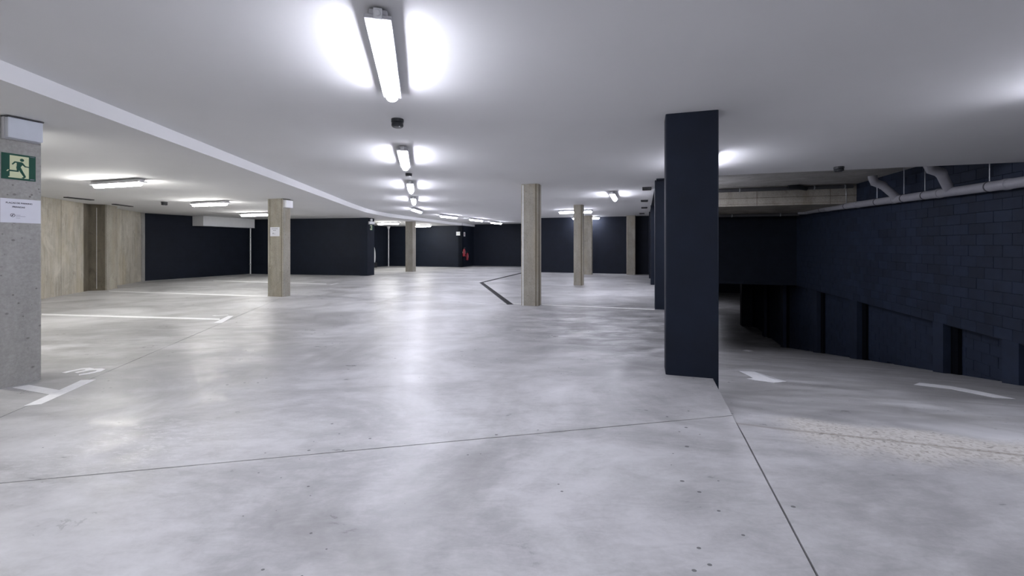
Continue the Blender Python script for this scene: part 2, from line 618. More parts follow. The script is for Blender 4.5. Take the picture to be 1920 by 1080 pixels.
wl_box('pilaster', 1.72, 2.35, .42, M['concrete'])
wl_box('edge_strip', 5.10, 5.32, .06, M['concrete_grey'])
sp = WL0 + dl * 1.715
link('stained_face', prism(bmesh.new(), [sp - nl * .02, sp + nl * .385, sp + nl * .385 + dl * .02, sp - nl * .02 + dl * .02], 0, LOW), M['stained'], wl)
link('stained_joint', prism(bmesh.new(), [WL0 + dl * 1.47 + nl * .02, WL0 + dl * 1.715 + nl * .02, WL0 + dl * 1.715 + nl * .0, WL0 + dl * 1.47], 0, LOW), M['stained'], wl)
sq = sp + nl * .20 - dl * .004
link('sealant_line', prism(bmesh.new(), [sq - nl * .006, sq + nl * .006, sq + nl * .006 + dl * .01, sq - nl * .006 + dl * .01], .05, LOW - .1), M['old_paint'], wl)
wl_box('cast_panel', -1.2, .45, .012, M['boardwall'])
wl_box('cast_panel', .455, 1.465, .018, M['boardwall'])
wl_box('cast_panel', 2.36, 3.75, .012, M['boardwall'])
wl_box('cast_panel', 3.755, 5.095, .018, M['boardwall'])

# back left: navy block walls
CE = Vector((-12.0, 19.5))
wbl = wall('wall_back_left', [WL1 + Vector((0, .02)), CE, (-6.16, 18.25)], M['navy'], side=1)
dD = (Vector((-6.16, 18.25)) - CE).normalized()
nD = Vector((dD.y, -dD.x))
e0, e1 = Vector((-6.16, 18.25)) - dD * .36, Vector((-6.16, 18.25))
link('end_pilaster', prism(bmesh.new(), [e0 + nD * .05, e1 + nD * .05, e1 - nD * .55 + Vector((-.02, 0)), e0 - nD * .55], 0, LOW), M['navy_smooth'], wbl)
# far back
cA = UV(23.4, -10.3); cB = UV(25.2, -10.3); cP = UV(23.4, -10.3 - 4.98)
wall('wall_back', [(-11.2, 19.6), (-8.9, 24.1), cP, cA, cB, UV(25.2, -4.6), UV(20.08, -5.05)], M['navy'], side=1)
wall('wall_back_right', [UV(20.08, -5.05), UV(20.08, .32)], M['navy'], side=1)
# behind the camera and far right of it
wall('wall_front', [(-9.5, -8.6), (9.0, -8.6)], M['navy'], side=-1)

# right: upper block wall above the pilasters
wr = tag(empty('wall_right'), kind='structure')
bm = bmesh.new()
wall_prism(bm, [UV(-10, WALLV + .02), UV(8.0, WALLV + .02)], -.3, HIGH + .2, .3, -1)
wall_prism(bm, [UV(8.0, WALLV + .02), UV(19.7, WALLV + .02)], -.30, HIGH + .2, .3, -1)
link('upper_backing', bm, M['mortar'], wr)
bm = bmesh.new()
wall_prism(bm, [UV(-10, WALLV), UV(8.0, WALLV)], -.3, HIGH, .018, -1)
link('upper_lining', bm, M['navy'], wr)
bm = bmesh.new()
wall_prism(bm, [UV(-10, WALLV + .62), UV(27.4, WALLV + .62)], -3.7, -.25, .2, -1)
link('lower_backing', bm, M['mortar'], wr)
bm = bmesh.new()
prism(bm, [UV(-10, WALLV + .02), UV(19.7, WALLV + .02), UV(19.7, WALLV + .7), UV(-10, WALLV + .7)], -.32, -.29)
link('ledge', bm, M['navy_smooth'], wr)

BL, BH, BG = .4, .2, .007
bmesh_block = bmesh.new()
box(bmesh_block, BG / 2, BL - BG / 2, -.024, 0, BG / 4, BH - BG / 4)
bmesh.ops.bevel(bmesh_block, geom=[e for e in bmesh_block.edges if all(abs(v.co.y + .024) < 1e-5 for v in e.verts)], offset=.003, segments=1, affect='EDGES')
bmesh.ops.recalc_face_normals(bmesh_block, faces=bmesh_block.faces)
me_block = bpy.data.meshes.new('block')
bmesh_block.to_mesh(me_block)
bmesh_block.free()
me_block.materials.append(M['navy_block'])
uang = math.atan2(U.y, U.x)
blocks = []
r = 0
z = -.30
while z < HIGH - .15:
    u = 8.0 + (.2 if r % 2 else 0)
    while u < 19.55:
        blocks.append((u, z))
        u += BL
    z += BH
    r += 1
blocks.sort(key=lambda b: b[0])
rest = bmesh.new()
for i, (u, z) in enumerate(blocks):
    proud = random.uniform(0, .004)
    # block local x runs along U; its front (-y) faces the ramp
    base = UV(u, WALLV + .024 - proud)
    if i < 300:
        o = bpy.data.objects.new('block', me_block)
        COL.objects.link(o)
        o.parent = wr
        o.location = (base.x, base.y, z)
        o.rotation_euler = (0, 0, uang)
        o.scale = (1, -1, 1)
        o.rotation_euler = (0, 0, uang)
    else:
        q = bmesh.new()
        q.from_mesh(me_block)
        q.transform(Matrix.Translation((base.x, base.y, z)) @ Matrix.Rotation(uang, 4, 'Z') @ Matrix.Diagonal((1, -1, 1, 1)))
        tmp = bpy.data.meshes.new('t')
        q.to_mesh(tmp)
        q.free()
        rest.from_mesh(tmp)
        bpy.data.meshes.remove(tmp)
tag(link('far_blocks', rest, M['navy_block'], wr), kind='stuff')
# lower courses between the pilasters; a slot stays on the near side of each pilaster
PIL = ((7.2, 7.5), (9.08, 9.42), (10.92, 11.24), (14.6, 15.05), (17.57, 17.9), (21.35, 21.7), (24.4, 24.8), (27.3, 27.5))
rest = bmesh.new()
for (p0, p1), (n0, n1) in zip(PIL, PIL[1:]):
    a0, a1 = p1 - .01, n0 - .20
    z, r = -.50, 0
    while z > -3.5:
        u = a0 - (.2 if r % 2 else 0)
        while u < a1:
            x0, x1 = max(u, a0), min(u + BL, a1)
            if z + BH > ramp_z(x0) and x1 - x0 > .03:
                q = random.uniform(0, .004)
                prism(rest, [UV(x0 + .005, WALLV + .20 - q), UV(x1 - .005, WALLV + .20 - q), UV(x1 - .005, WALLV + .48), UV(x0 + .005, WALLV + .48)], z + .002, z + BH - .002)
            u += BL
        z -= BH
        r += 1
tag(link('lower_blocks', rest, M['navy_block'], wr), kind='stuff')
for u0, u1 in PIL:
    bm = bmesh.new()
    prism(bm, [UV(u0, WALLV + .004), UV(u1, WALLV + .004), UV(u1, WALLV + .5), UV(u0, WALLV + .5)], [ramp_z(u0) - .1, ramp_z(u1) - .1, ramp_z(u1) - .1, ramp_z(u0) - .1], -.298)
    link('pilaster', bm, M['navy_block'], wr)
    bm = bmesh.new()
    prism(bm, [UV(u0 - .205, WALLV + .13), UV(u0 - .001, WALLV + .13), UV(u0 - .001, WALLV + .5), UV(u0 - .205, WALLV + .5)], [ramp_z(u0 - .2) - .1, ramp_z(u0) - .1, ramp_z(u0) - .1, ramp_z(u0 - .2) - .1], -.30)
    link('slot_shade', bm, M['mortar'], wr)  # black strip added in the slot, its colour stands for shade
tag(link('floor_lower_side', prism(bmesh.new(), [UV(24.8, 6.3), UV(46, 6.3), UV(46, 16), UV(24.8, 16)], ramp_z(40) - .2, ramp_z(40)), M['ramp']), kind='structure')
wall('wall_lower_right', [UV(24.8, 16), UV(46, 16)], M['navy_smooth'], -3.7, 0, .2, -1)
# closing walls of the lower level
wall('wall_lower_end', [UV(46, -4), UV(46, 16)], M['navy_smooth'], -3.7, 0, .2, 1)
wall('wall_lower_left', [UV(24, -4), UV(46, -4)], M['navy_smooth'], -3.7, 0, .2, 1)


# ------------------------------------------------------------------ pillars
def pillar(name, u0, v0, wv, wu, top, mat, label, z0=0.0, ch=.03):
    """square pillar with chamfered corners standing on the grid"""
    base = UV(u0 + wu / 2, v0 + wv / 2)
    a, b = wv / 2, wu / 2
    c = ch
    pts = [(-a + c, -b), (a - c, -b), (a, -b + c), (a, b - c), (a - c, b), (-a + c, b), (-a, b - c), (-a, -b + c)]
    o = link(name, prism(bmesh.new(), pts, z0, top), mat, loc=(base.x, base.y, 0), rotz=-AU)
    return tag(o, label, 'pillar')


pillar('navy_pillar', 4.555, .216, .487, .30, CEIL, M['navy_smooth'], 'tall navy painted pillar at the corner where the floor drops to the ramp, largest and nearest', -.7, .012)
pillar('navy_pillar', 9.14, .227, .48, .30, CEIL, M['navy_smooth'], 'narrow strip of navy pillar just behind the largest navy pillar', -1.4, .012)
pillar('navy_pillar', 14.77, .235, .47, .30, CEIL, M['navy_smooth'], 'thin dark navy pillar, third along the ramp edge from the camera', -2.4, .012)
pillar('navy_pillar', 17.6, .22, .47, .30, CEIL, M['navy_smooth'], 'thin dark navy pillar farthest along the ramp edge, next to the back wall', -2.9, .012)
pillar('concrete_pillar', 2.31, -6.05, .486, .30, LOW, M['concrete_grey'], 'pitted grey concrete pillar with the green running man sign, at the left edge', ch=.012)
pillar('concrete_pillar', 8.58, -9.18, .49, .27, LOW, M['concrete'], 'bare concrete pillar with a paper notice and a white emergency lamp, left of the middle', ch=.022)
pillar('concrete_pillar', 8.88, -2.53, .385, .31, CEIL, M['concrete'], 'bare concrete pillar at the end of the black drain channel', ch=.028)
pillar('concrete_pillar', 13.88, -2.17, .30, .30, CEIL, M['concrete'], 'slim concrete pillar standing free in front of the blue lit wall', ch=.025)
pillar('concrete_pillar', 19.10, -2.55, .38, .30, CEIL, M['concrete'], 'concrete pillar just before the navy back wall, partly hidden by a slimmer pillar', ch=.02)
pillar('concrete_pillar', 19.53, -.706, .376, .55, CEIL, M['concrete'], 'concrete pillar against the back wall, right end beside the dark corner', ch=.02)
pillar('concrete_pillar', 18.64, -11.26, .42, .31, LOW, M['concrete'], 'distant concrete pillar in front of the far navy wall, under two lamps', ch=.02)
pillar('navy_pillar', 27.3, 5.42, .80, .5, -.3, M['navy_smooth'], 'black pillar in the dark lower level at the foot of the ramp', -3.5, .012)


def pillar_strip(p, name, x0, x1, face, mat, z0, z1, proud=.003):
    '''thin strip on the front (-y) or right (+x) face of a pillar, in pillar space'''
    xs = [v.co.x for v in p.data.vertices]; ys = [v.co.y for v in p.data.vertices]
    bm = bmesh.new()
    if face == 'front':
        box(bm, x0, x1, min(ys) - proud, min(ys) + .004, z0, z1)
    else:
        box(bm, max(xs) - .004, max(xs) + proud, x0, x1, z0, z1)
    return link(name, bm, mat, p)


P = {o['label']: o for o in COL.objects if o.get('category') == 'pillar'}
c2 = next(o for k, o in P.items() if 'drain channel' in k)
pillar_strip(c2, 'edge_strip', -.163, -.130, 'front', M['old_paint'], .0, CEIL - .02)
pillar_strip(c2, 'form_joint', .126, .158, 'front', M['stained'], .0, CEIL)
pillar_strip(c2, 'form_joint', -.125, .0, 'right', M['stained'], .0, CEIL)  # broad darker band over part of the right side face
ph = next(o for k, o in P.items() if 'paper notice' in k)
pillar_strip(ph, 'form_joint', -.165, -.150, 'front', M['stained'], .75, LOW)
pillar_strip(ph, 'form_joint', .205, .222, 'front', M['stained'], .0, LOW)
pillar_strip(ph, 'form_joint', -.09, -.08, 'right', M['concrete_grey'], .0, LOW)
p3 = next(o for k, o in P.items() if 'standing free' in k)
pillar_strip(p3, 'form_joint', .085, .122, 'front', M['stained'], .0, CEIL)

# ------------------------------------------------------------------ luminaires
LAMPLEN = 1.27


def lamp_profile_mesh():
    """capsule shaped diffuser along local y"""
    bm = bmesh.new()
    L = LAMPLEN / 2 - .03
    st = [(-L, .35), (-L + .008, .72), (-L + .03, 1), (L - .03, 1), (L - .008, .72), (L, .35)]
    rings = []
    for y, s in st:
        ring = []
        for k in range(14):
            a = 2 * math.pi * k / 14
            x, zz = math.cos(a), math.sin(a)
            zz = zz * (.036 if zz > 0 else .046)
            ring.append(bm.verts.new((x * .050 * s, y, -.085 + zz * s)))
        rings.append(ring)
    for a, b in zip(rings, rings[1:]):
        for k in range(14):
            bm.faces.new((a[k], a[(k + 1) % 14], b[(k + 1) % 14], b[k]))
    bm.faces.new(rings[0][::-1])
    bm.faces.new(rings[-1])
    return bm


def make_lamp(mat):
    t = empty('tube_lamp')
    bm = bmesh.new()
    box(bm, -.050, .050, -LAMPLEN / 2, LAMPLEN / 2, -.044, -.012, .008)
    box(bm, -.074, .074, -LAMPLEN / 2 - .012, LAMPLEN / 2 + .012, -.072, -.050, .004)
    link('housing', bm, M['housing'], t)
    link('diffuser', lamp_profile_mesh(), mat, t, smooth=True)
    for s in (-1, 1):
        bm = bmesh.new()
        box(bm, -.022, .022, s * .42 - .02, s * .42 + .02, -.016, 0)
        link('bracket', bm, M['steel'], t)
    bm = bmesh.new()
    tube(bm, [(0, -LAMPLEN / 2 + .004, -.045), (0, -LAMPLEN / 2 - .03, -.045), (0, -LAMPLEN / 2 - .034, -.045)], [.017, .017, .010], 10)
    box(bm, -.024, .024, -LAMPLEN / 2 - .014, -LAMPLEN / 2 + .004, -.075, -.012, .004)
    link('end_cap', bm, M['white_plastic'], t)
    return t


def copy_tree(o, parent=None):
    c = o.copy()
    COL.objects.link(c)
    if parent is not None:
        c.parent = parent
    for ch in list(o.children):
        copy_tree(ch, c)
    return c


rot_of = lambda d: math.atan2(-d[0], d[1])
Wd, Ud, Vd = (-.21, .978), (U.x, U.y), (V.x, V.y)
G1, G2, G3 = 'tube lamps along the driving lane', 'tube lamps over the left bays', 'tube lamps on the right'
LAMPS = [
    ('c', -.875, 2.98, CEIL, Wd, 'large lit tube lamp on the ceiling at top centre, nearest of all', G1),
    ('c', -1.58, 6.25, CEIL, Wd, 'lit tube lamp over the lane, second from the camera', G1),
    ('c', -2.21, 9.3, CEIL, Wd, 'lit tube lamp over the lane, third from the camera', G1),
    ('c', -2.79, 12.1, CEIL, Wd, 'lit tube lamp over the lane, fourth from the camera', G1),
    ('c', -3.43, 15.4, CEIL, (.02, 1), 'lit tube lamp over the lane where the row starts to bend', G1),
    ('c', -2.75, 18.6, CEIL, (.45, .9), 'first lit tube lamp right of the bend in the row', G1),
    ('c', -1.76, 21.0, CEIL, (.43, .9), 'second lit tube lamp right of the bend in the row', G1),
    ('c', -.87, 23.7, CEIL, (.42, .9), 'farthest lit tube lamp of the bent row, near the far wall', G1),
    ('c', -.23, -.25, CEIL, Wd, 'tube lamp above and just behind the camera', G1),
    ('c', .45, -3.4, CEIL, Wd, 'tube lamp well behind the camera', G1),
    ('n', -7.12, 7.70, LOW, Vd, 'wide lit tube lamp in front of the concrete wall, leftmost in view', G2),
    ('n', -8.08, 11.4, LOW, Vd, 'lit tube lamp between the leftmost lamp and the pillar with the notice', G2),
    ('n', -9.3, 15.4, LOW, Vd, 'lit tube lamp partly behind the pillar with the paper notice', G2),
    ('n', -6.3, 21.7, LOW, Vd, 'lit tube lamp past the end of the navy wall, left of the distant pillar', G2),
    ('n', -5.2, 24.4, LOW, Vd, 'lit tube lamp partly behind the distant pillar by the far wall', G2),
    ('n', -5.80, 4.08, LOW, Vd, 'tube lamp outside the left edge, beyond the pillar with the exit sign', G2),
    ('n', -5.0, -1.6, LOW, Vd, 'tube lamp left of the camera over the bays', G2),
    ('c', 2.62, 11.0, CEIL, Ud, 'short looking lit tube lamp on the right, pointing away, beside the ceiling vents', G3),
    ('c', 2.36, 15.9, CEIL, Vd, 'lit tube lamp crossing behind the slim free pillar', G3),
    ('c', 3.39, 19.58, CEIL, Vd, 'lit tube lamp close to the navy back wall, glowing on it', G3),
    ('c', U.x * 7.2 + V.x * .90, U.y * 7.2 + V.y * .90, CEIL, Ud, 'tube lamp hidden behind the largest navy pillar', G3),
    ('c', 4.56, 3.02, CEIL, Ud, 'tube lamp over the top of the ramp, outside the right edge', G3),
    ('c', 2.9, -3.6, CEIL, Ud, 'tube lamp behind the camera on the right', G3),
    ('c', U.x * 13.2 + V.x * .95, U.y * 13.2 + V.y * .95, HIGH, Ud, 'tube lamp under the raw soffit of the ramp, hidden behind the navy pillars', G3),
    ('c', 15.2, 33.0, -.30, Vd, 'tube lamp in the lower level beyond the ramp', G3),
]
protos = {}
for kind, x, y, zc, d, lab, grp in LAMPS:
    hung = zc == HIGH                          # this one hangs from the raw soffit on two rods
    if kind not in protos:
        protos[kind] = make_lamp(M['lamp_cool' if kind == 'c' else 'lamp_neutral'])
        o = protos[kind]
    else:
        o = copy_tree(protos[kind])
    o.location = (x, y, zc - (.28 if hung else 0))
    o.rotation_euler = (0, 0, rot_of(d))
    if hung:
        for s in (-.42, .42):
            link('hanger_rod', tube(bmesh.new(), [(0, s, 0), (0, s, .28)], .008, 6), M['steel'], o)
    tag(o, lab, 'lamp', grp)


# ------------------------------------------------------------------ ceiling fittings
def detector(x, y, zc, r, label, h=.075):
    t = empty('smoke_detector', (x, y, zc))
    link('base', lathe(bmesh.new(), [(r, 0), (r, -h * .4), (r * .92, -h * .42)], 20), M['black'], t, True)
    link('head', lathe(bmesh.new(), [(r * .86, -h * .42), (r * .95, -h * .55), (r * .95, -h * .85), (r * .75, -h)], 20), M['black'], t, True)
    link('indicator', lathe(bmesh.new(), [(.008, -h * .92), (.006, -h * 1.04)], 8, (r * .45, -r * .55, 0)), M['white_plastic'], t)
    return tag(t, label, 'detector')


detector(-1.20, 4.47, CEIL, .064, 'black round smoke detector on the ceiling below the nearest lamp', .085)
detector(-1.90, 7.85, CEIL, .062, 'small dark detector on the ceiling between second and third lane lamps', .05)
detector(-9.45, 11.6, LOW, .075, 'black detector on the lowered ceiling left of the pillar with the notice', .09)
detector(5.50, 7.18, CEIL, .075, 'black detector at the edge of the white ceiling over the ramp', .08)


def vent(x, y, zc, length, width, d, label, group, nsl):
    t = empty('ceiling_vent', (x, y, zc), rot_of(d))
    bm = bmesh.new()
    a, b = width / 2, length / 2
    for q in ((-a, -a + .012, -b, b), (a - .012, a, -b, b), (-a, a, -b, -b + .012), (-a, a, b - .012, b)):
        box(bm, q[0], q[1], q[2], q[3], -.022, 0)
    link('frame', bm, M['iron'], t)
    bm = bmesh.new()
    box(bm, -a + .01, a - .01, -b + .01, b - .01, -.008, 0)
    link('backing', bm, M['black'], t)
    for k in range(nsl):
        bm = bmesh.new()
        x0 = -a + .012 + (k + .5) * (width - .024) / nsl
        prism(bm, [(x0 - .004, -b + .012), (x0 + .004, -b + .012), (x0 + .004, b - .012), (x0 - .004, b - .012)], -.020, -.008)
        link('slat', bm, M['iron'], t)
    return tag(t, label, 'vent', group)


for (x, y, w), lab in zip(((3.12, 9.87, .45), (3.90, 12.57, .40), (4.62, 14.9, .40), (5.36, 17.6, .40)),
                          ('nearest', 'second', 'third', 'farthest')):
    vent(x, y, CEIL, w, .2, Ud, 'dark ceiling vent left of the navy pillars, %s of the four' % lab, 'ceiling vents beside the navy pillars', 4)
vent(-10.85, 10.7, LOW, .62, .12, (.06, 1), 'dark slot vent in the lowered ceiling in front of the first concrete wall panel', 'slot vents by the concrete wall', 2)
vent(-11.4, 12.5, LOW, .72, .12, (-.2, 1), 'dark slot vent in the lowered ceiling in front of the concrete wall recess', 'slot vents by the concrete wall', 2)

# box duct under the lowered ceiling against the back left wall
duct = empty('box_duct', (0, 0, 0))
q0 = Vector((-12.3, 17.0)); q1 = q0 + U * 2.35
bm = bmesh.new()
prism(bm, [q0, q1, q1 - V * .62, q0 - V * .98], LOW - .40, LOW - .002)
link('casing', bm, M['white_plastic'], duct)
bm = bmesh.new()
prism(bm, [q0 + V * .012 - U * .012, q1 + V * .012, q1, q0 - U * .012], LOW - .405, LOW - .39)
link('bottom_seam', bm, M['grey_plastic'], duct)
tag(duct, 'white boxed duct hanging under the ceiling in the back left corner', 'duct')


# ------------------------------------------------------------------ emergency lamps, signs, notices
def local_frame(o, x, y):
    return o


def emergency_lamp(u0, u1, v, proud, z0, z1, label, cover, frame=None):
    """wall box on a +v face; local x = along u, local y = outwards"""
    c = UV((u0 + u1) / 2, v)
    w, h = (u1 - u0) / 2, (z1 - z0)
    t = empty('emergency_lamp', (c.x, c.y, z0), math.atan2(V.y, V.x) - math.pi / 2 if frame is None else frame)
    bm = bmesh.new(); box(bm, -w, w, 0, proud * .45, 0, h, .004); link('back_box', bm, M['housing'], t)
    bm = bmesh.new(); box(bm, -w + .006, w - .006, proud * .45, proud, .006, h - .006, .008); link('cover', bm, cover, t)
    bm = bmesh.new(); box(bm, -w, w, 0, proud * .97, h - .004, h + .004); link('seal', bm, M['darksteel'], t)
    return tag(t, label, 'emergency light')


emergency_lamp(2.335, 2.585, -5.564, .09, 2.27, 2.470, 'pale grey emergency light box at the top of the left edge pillar', M['grey_plastic'])
emergency_lamp(8.60, 8.83, -8.69, .09, 2.25, 2.450, 'white emergency light box at the top of the pillar with the paper notice', M['white_plastic'])


def poly_part(name, pts, w, h, d0, d1, mat, parent):
    """flat polygon in sign space: x 0..1 to the right, y 0..1 downwards; faces +y local"""
    bm = bmesh.new()
    lo = [bm.verts.new((-(p[0] - .5) * w, d0, (.5 - p[1]) * h)) for p in pts]
    hi = [bm.verts.new((-(p[0] - .5) * w, d1, (.5 - p[1]) * h)) for p in pts]
    n = len(pts)
    bm.faces.new(lo); bm.faces.new(hi[::-1])
    for i in range(n):
        j = (i + 1) % n
        bm.faces.new((lo[i], hi[i], hi[j], lo[j]))
    return link(name, bm, mat, parent)


def limb(pts, widths):
    L, R = [], []
    for i, p in enumerate(pts):
        p = Vector(p)
        if i == 0: d = Vector(pts[1]) - p
        elif i == len(pts) - 1: d = p - Vector(pts[i - 1])
        else: d = (Vector(pts[i + 1]) - p).normalized() + (p - Vector(pts[i - 1])).normalized()
        d.normalize()
        n = Vector((-d.y, d.x)) * widths[i] / 2
        L.append(p + n); R.append(p - n)
    return [tuple(p) for p in L + R[::-1]]


def exit_sign(loc, rotz, w, h, label, detail=True):
    t = empty('exit_sign', loc, rotz)
    poly_part('panel', [(0, 0), (1, 0), (1, 1), (0, 1)], w, h, 0, .004, M['sign_green'], t)
    poly_part('doorway', [(.23, .07), (.79, .07), (.79, .93), (.19, .93), (.19, .90), (.23, .88)], w, h, .004, .0048, M['sign_cream'], t)
    if detail:
        f0, f1 = .0049, .0058
        head = [(.585 + .062 * math.cos(2 * math.pi * k / 20), .215 + .062 * w / h * math.sin(2 * math.pi * k / 20)) for k in range(20)]
        man = M['sign_green']
        poly_part('figure_head', head, w, h, f0, f1, man, t)
        poly_part('figure_torso', [(.43, .30), (.57, .295), (.63, .335), (.60, .40), (.52, .545), (.42, .54), (.43, .44)], w, h, f0, f1, man, t)
        poly_part('figure_arm', limb([(.50, .325), (.38, .315), (.30, .42)], [.06, .055, .045]), w, h, f0 + .0002, f1 + .0002, man, t)
        poly_part('figure_arm', limb([(.58, .34), (.68, .455), (.80, .465)], [.07, .05, .035]), w, h, f0 + .0002, f1 + .0002, man, t)
        poly_part('figure_leg', limb([(.46, .50), (.46, .665), (.17, .665)], [.09, .075, .06]), w, h, f0 + .0003, f1 + .0003, man, t)
        poly_part('figure_foot', [(.13, .70), (.17, .635), (.21, .635), (.17, .70)], w, h, f0 + .0004, f1 + .0004, M['sign_cream'], t)
        poly_part('figure_leg', limb([(.49, .50), (.585, .70), (.67, .86)], [.10, .085, .07]), w, h, f0 + .0004, f1 + .0004, man, t)
        poly_part('figure_foot', [(.56, .915), (.62, .87), (.69, .84), (.70, .87), (.64, .93)], w, h, f0 + .0005, f1 + .0005, man, t)
        poly_part('maker_strip', [(.83, .93), (.96, .93), (.96, .955), (.83, .955)], w, h, .004, .0046, M['ink_pale'], t)
        poly_part('maker_strip', [(.82, .035), (.97, .035), (.97, .05), (.82, .05)], w, h, .004, .0046, M['ink_pale'], t)
    else:
        poly_part('figure', limb([(.55, .2), (.5, .5), (.62, .82)], [.16, .2, .12]), w, h, .0049, .0058, M['sign_green'], t)
        poly_part('figure_arm', limb([(.35, .4), (.5, .36), (.68, .45)], [.07, .08, .06]), w, h, .005, .006, M['sign_green'], t)
    return tag(t, label, 'sign')


RV = math.atan2(V.y, V.x) - math.pi / 2       # local +y points along +v
RU = math.atan2(-U.y, -U.x) - math.pi / 2     # local +y points along -u
c = UV(2.450, -5.563)
exit_sign((c.x, c.y, 2.028), RV, .228, .238, 'green and cream exit sign with a running figure on the left edge pillar')


def text_part(name, body, size, x, zz, d, mat, parent, bold=.0):
    cu = bpy.data.curves.new(name, 'FONT')
    cu.body = body
    cu.size = size
    cu.align_x = 'CENTER'
    cu.align_y = 'CENTER'
    cu.extrude = .0004
    cu.offset = bold
    cu.materials.append(mat)
    o = bpy.data.objects.new(name, cu)
    COL.objects.link(o)
    bpy.context.view_layer.update()
    me = bpy.data.meshes.new_from_object(o)
    bpy.data.objects.remove(o)
    bpy.data.curves.remove(cu)
    o = bpy.data.objects.new(name, me)
    COL.objects.link(o)
    o.parent = parent
    o.location = (-x, d, zz)
    o.rotation_euler = (math.radians(90), 0, math.radians(180))
    return o


def notice(loc, rotz, w, h, label):
    t = empty('paper_notice', loc, rotz)
    bm = bmesh.new()                              # a slightly curled sheet
    nx = 10
    g = []
    for i in range(nx + 1):
        x = (i / nx - .5) * w
        y = .0015 + .004 * (abs(i / nx - .5) * 2) ** 4
        g.append([bm.verts.new((x, y, -h / 2)), bm.verts.new((x, y, h / 2)), bm.verts.new((x, y + .0012, h / 2)), bm.verts.new((x, y + .0012, -h / 2))])
    for a, b in zip(g, g[1:]):
        for k in range(4):
            bm.faces.new((a[k], b[k], b[(k + 1) % 4], a[(k + 1) % 4]))
    bm.faces.new(g[0]); bm.faces.new(g[-1][::-1])
    link('sheet', bm, M['paper'], t)
    s = w / .275
    text_part('lettering', 'PLA\u00c7AS DE PARKING', .0190 * s, -.011 * s, h * .32, .0036, M['ink'], t, .0004)
    text_part('lettering', 'PRIVADAS', .0190 * s, -.015 * s, h * .155, .0036, M['ink'], t, .0004)
    # round emblem and its two unreadable lines
    bm = bmesh.new()
    R1, R0, seg = .0165 * s, .0128 * s, 28
    cx, cz = .055 * s, -h * .19
    vs = [[bm.verts.new((cx + r * math.cos(2 * math.pi * k / seg), y, cz + r * math.sin(2 * math.pi * k / seg))) for k in range(seg)]
          for r, y in ((R0, .0033), (R1, .0033), (R1, .0040), (R0, .0040))]
    for q in range(4):
        a, b = vs[q], vs[(q + 1) % 4]
        for k in range(seg):
            bm.faces.new((a[k], a[(k + 1) % seg], b[(k + 1) % seg], b[k]))
    link('emblem_ring', bm, M['ink'], t)
    def bar(x0, x1, z0, z1, mat, name='text_line', sl=0):
        bm = bmesh.new()
        pts = [(-x0 - sl, z0), (-x1 - sl, z0), (-x1 + sl, z1), (-x0 + sl, z1)]
        lo = [bm.verts.new((p[0], .0030, p[1])) for p in pts]
        hi = [bm.verts.new((p[0], .0038, p[1])) for p in pts]
        bm.faces.new(lo); bm.faces.new(hi[::-1])
        for i in range(4):
            bm.faces.new((lo[i], hi[i], hi[(i + 1) % 4], lo[(i + 1) % 4]))
        link(name, bm, mat, t)
    bar(-.060 * s, -.052 * s, cz - .008 * s, cz + .008 * s, M['ink'], 'emblem_mark', -.005 * s)
    bar(-.035 * s, -.003 * s, cz + .002 * s, cz + .0045 * s, M['ink_pale'])
    bar(-.035 * s, .030 * s, cz - .010 * s, cz - .0068 * s, M['ink_pale'])
    bar(-.035 * s, -.005 * s, cz - .026 * s, cz - .0235 * s, M['ink_pale'])
    return tag(t, label, 'notice')


c = UV(2.463, -5.563)
notice((c.x, c.y, 1.620), RV, .272, .222, 'white paper notice about private parking on the left edge pillar')
c = UV(8.579, -8.925)
notice((c.x, c.y, 1.645), RU, .30, .23, 'white paper notice on the concrete pillar left of the middle')

# end of the navy wall: exit sign and twin emergency lamp
c = e1 + nD * .05
fr = math.atan2(dD.y, dD.x) - math.pi / 2
side = c - nD * .25 + dD * .004
exit_sign((side.x, side.y, 2.07), fr - .35, .26, .24, 'small exit sign on the end of the navy wall left of the far lane', False)
emb = empty('emergency_lamp', (side.x + .02, side.y - .05, 2.20), fr - .35)
bm = bmesh.new(); box(bm, -.14, .14, 0, .06, 0, .13, .01); link('back_box', bm, M['housing'], emb)
bm = bmesh.new(); box(bm, -.13, .13, .06, .11, .01, .12, .012); link('cover', bm, M['white_plastic'], emb)
bm = bmesh.new(); lathe(bm, [(.02, .13), (.05, .15), (.055, .2), (.03, .24)], 14, (.02, .07, 0)); link('lamp_head', bm, M['white_plastic'], emb, True)
tag(emb, 'white emergency light on the end of the navy wall, above the small exit sign', 'emergency light')

# signs over the extinguishers
p = UV(23.39, -10.55)
t = empty('wall_sign', (p.x, p.y, 2.0), RU)
poly_part('panel', [(0, 0), (1, 0), (1, 1), (0, 1)], .25, .22, 0, .006, M['white_plastic'], t)
poly_part('symbol', limb([(.3, .75), (.55, .5), (.75, .25)], [.12, .16, .1]), .25, .22, .006, .008, M['sign_cream'], t)
tag(t, 'square pale sign on the far navy wall above and left of the fire extinguishers', 'sign')
p = UV(23.72, -10.295)
t = empty('wall_sign', (p.x, p.y, 1.97), RV)
poly_part('panel', [(0, 0), (1, 0), (1, 1), (0, 1)], .24, .26, 0, .006, M['white_plastic'], t)
poly_part('symbol', limb([(.6, .2), (.45, .5), (.55, .8)], [.2, .25, .2]), .24, .26, .006, .008, M['red'], t)
tag(t, 'narrow looking sign seen edge on, right of the square pale sign', 'sign')


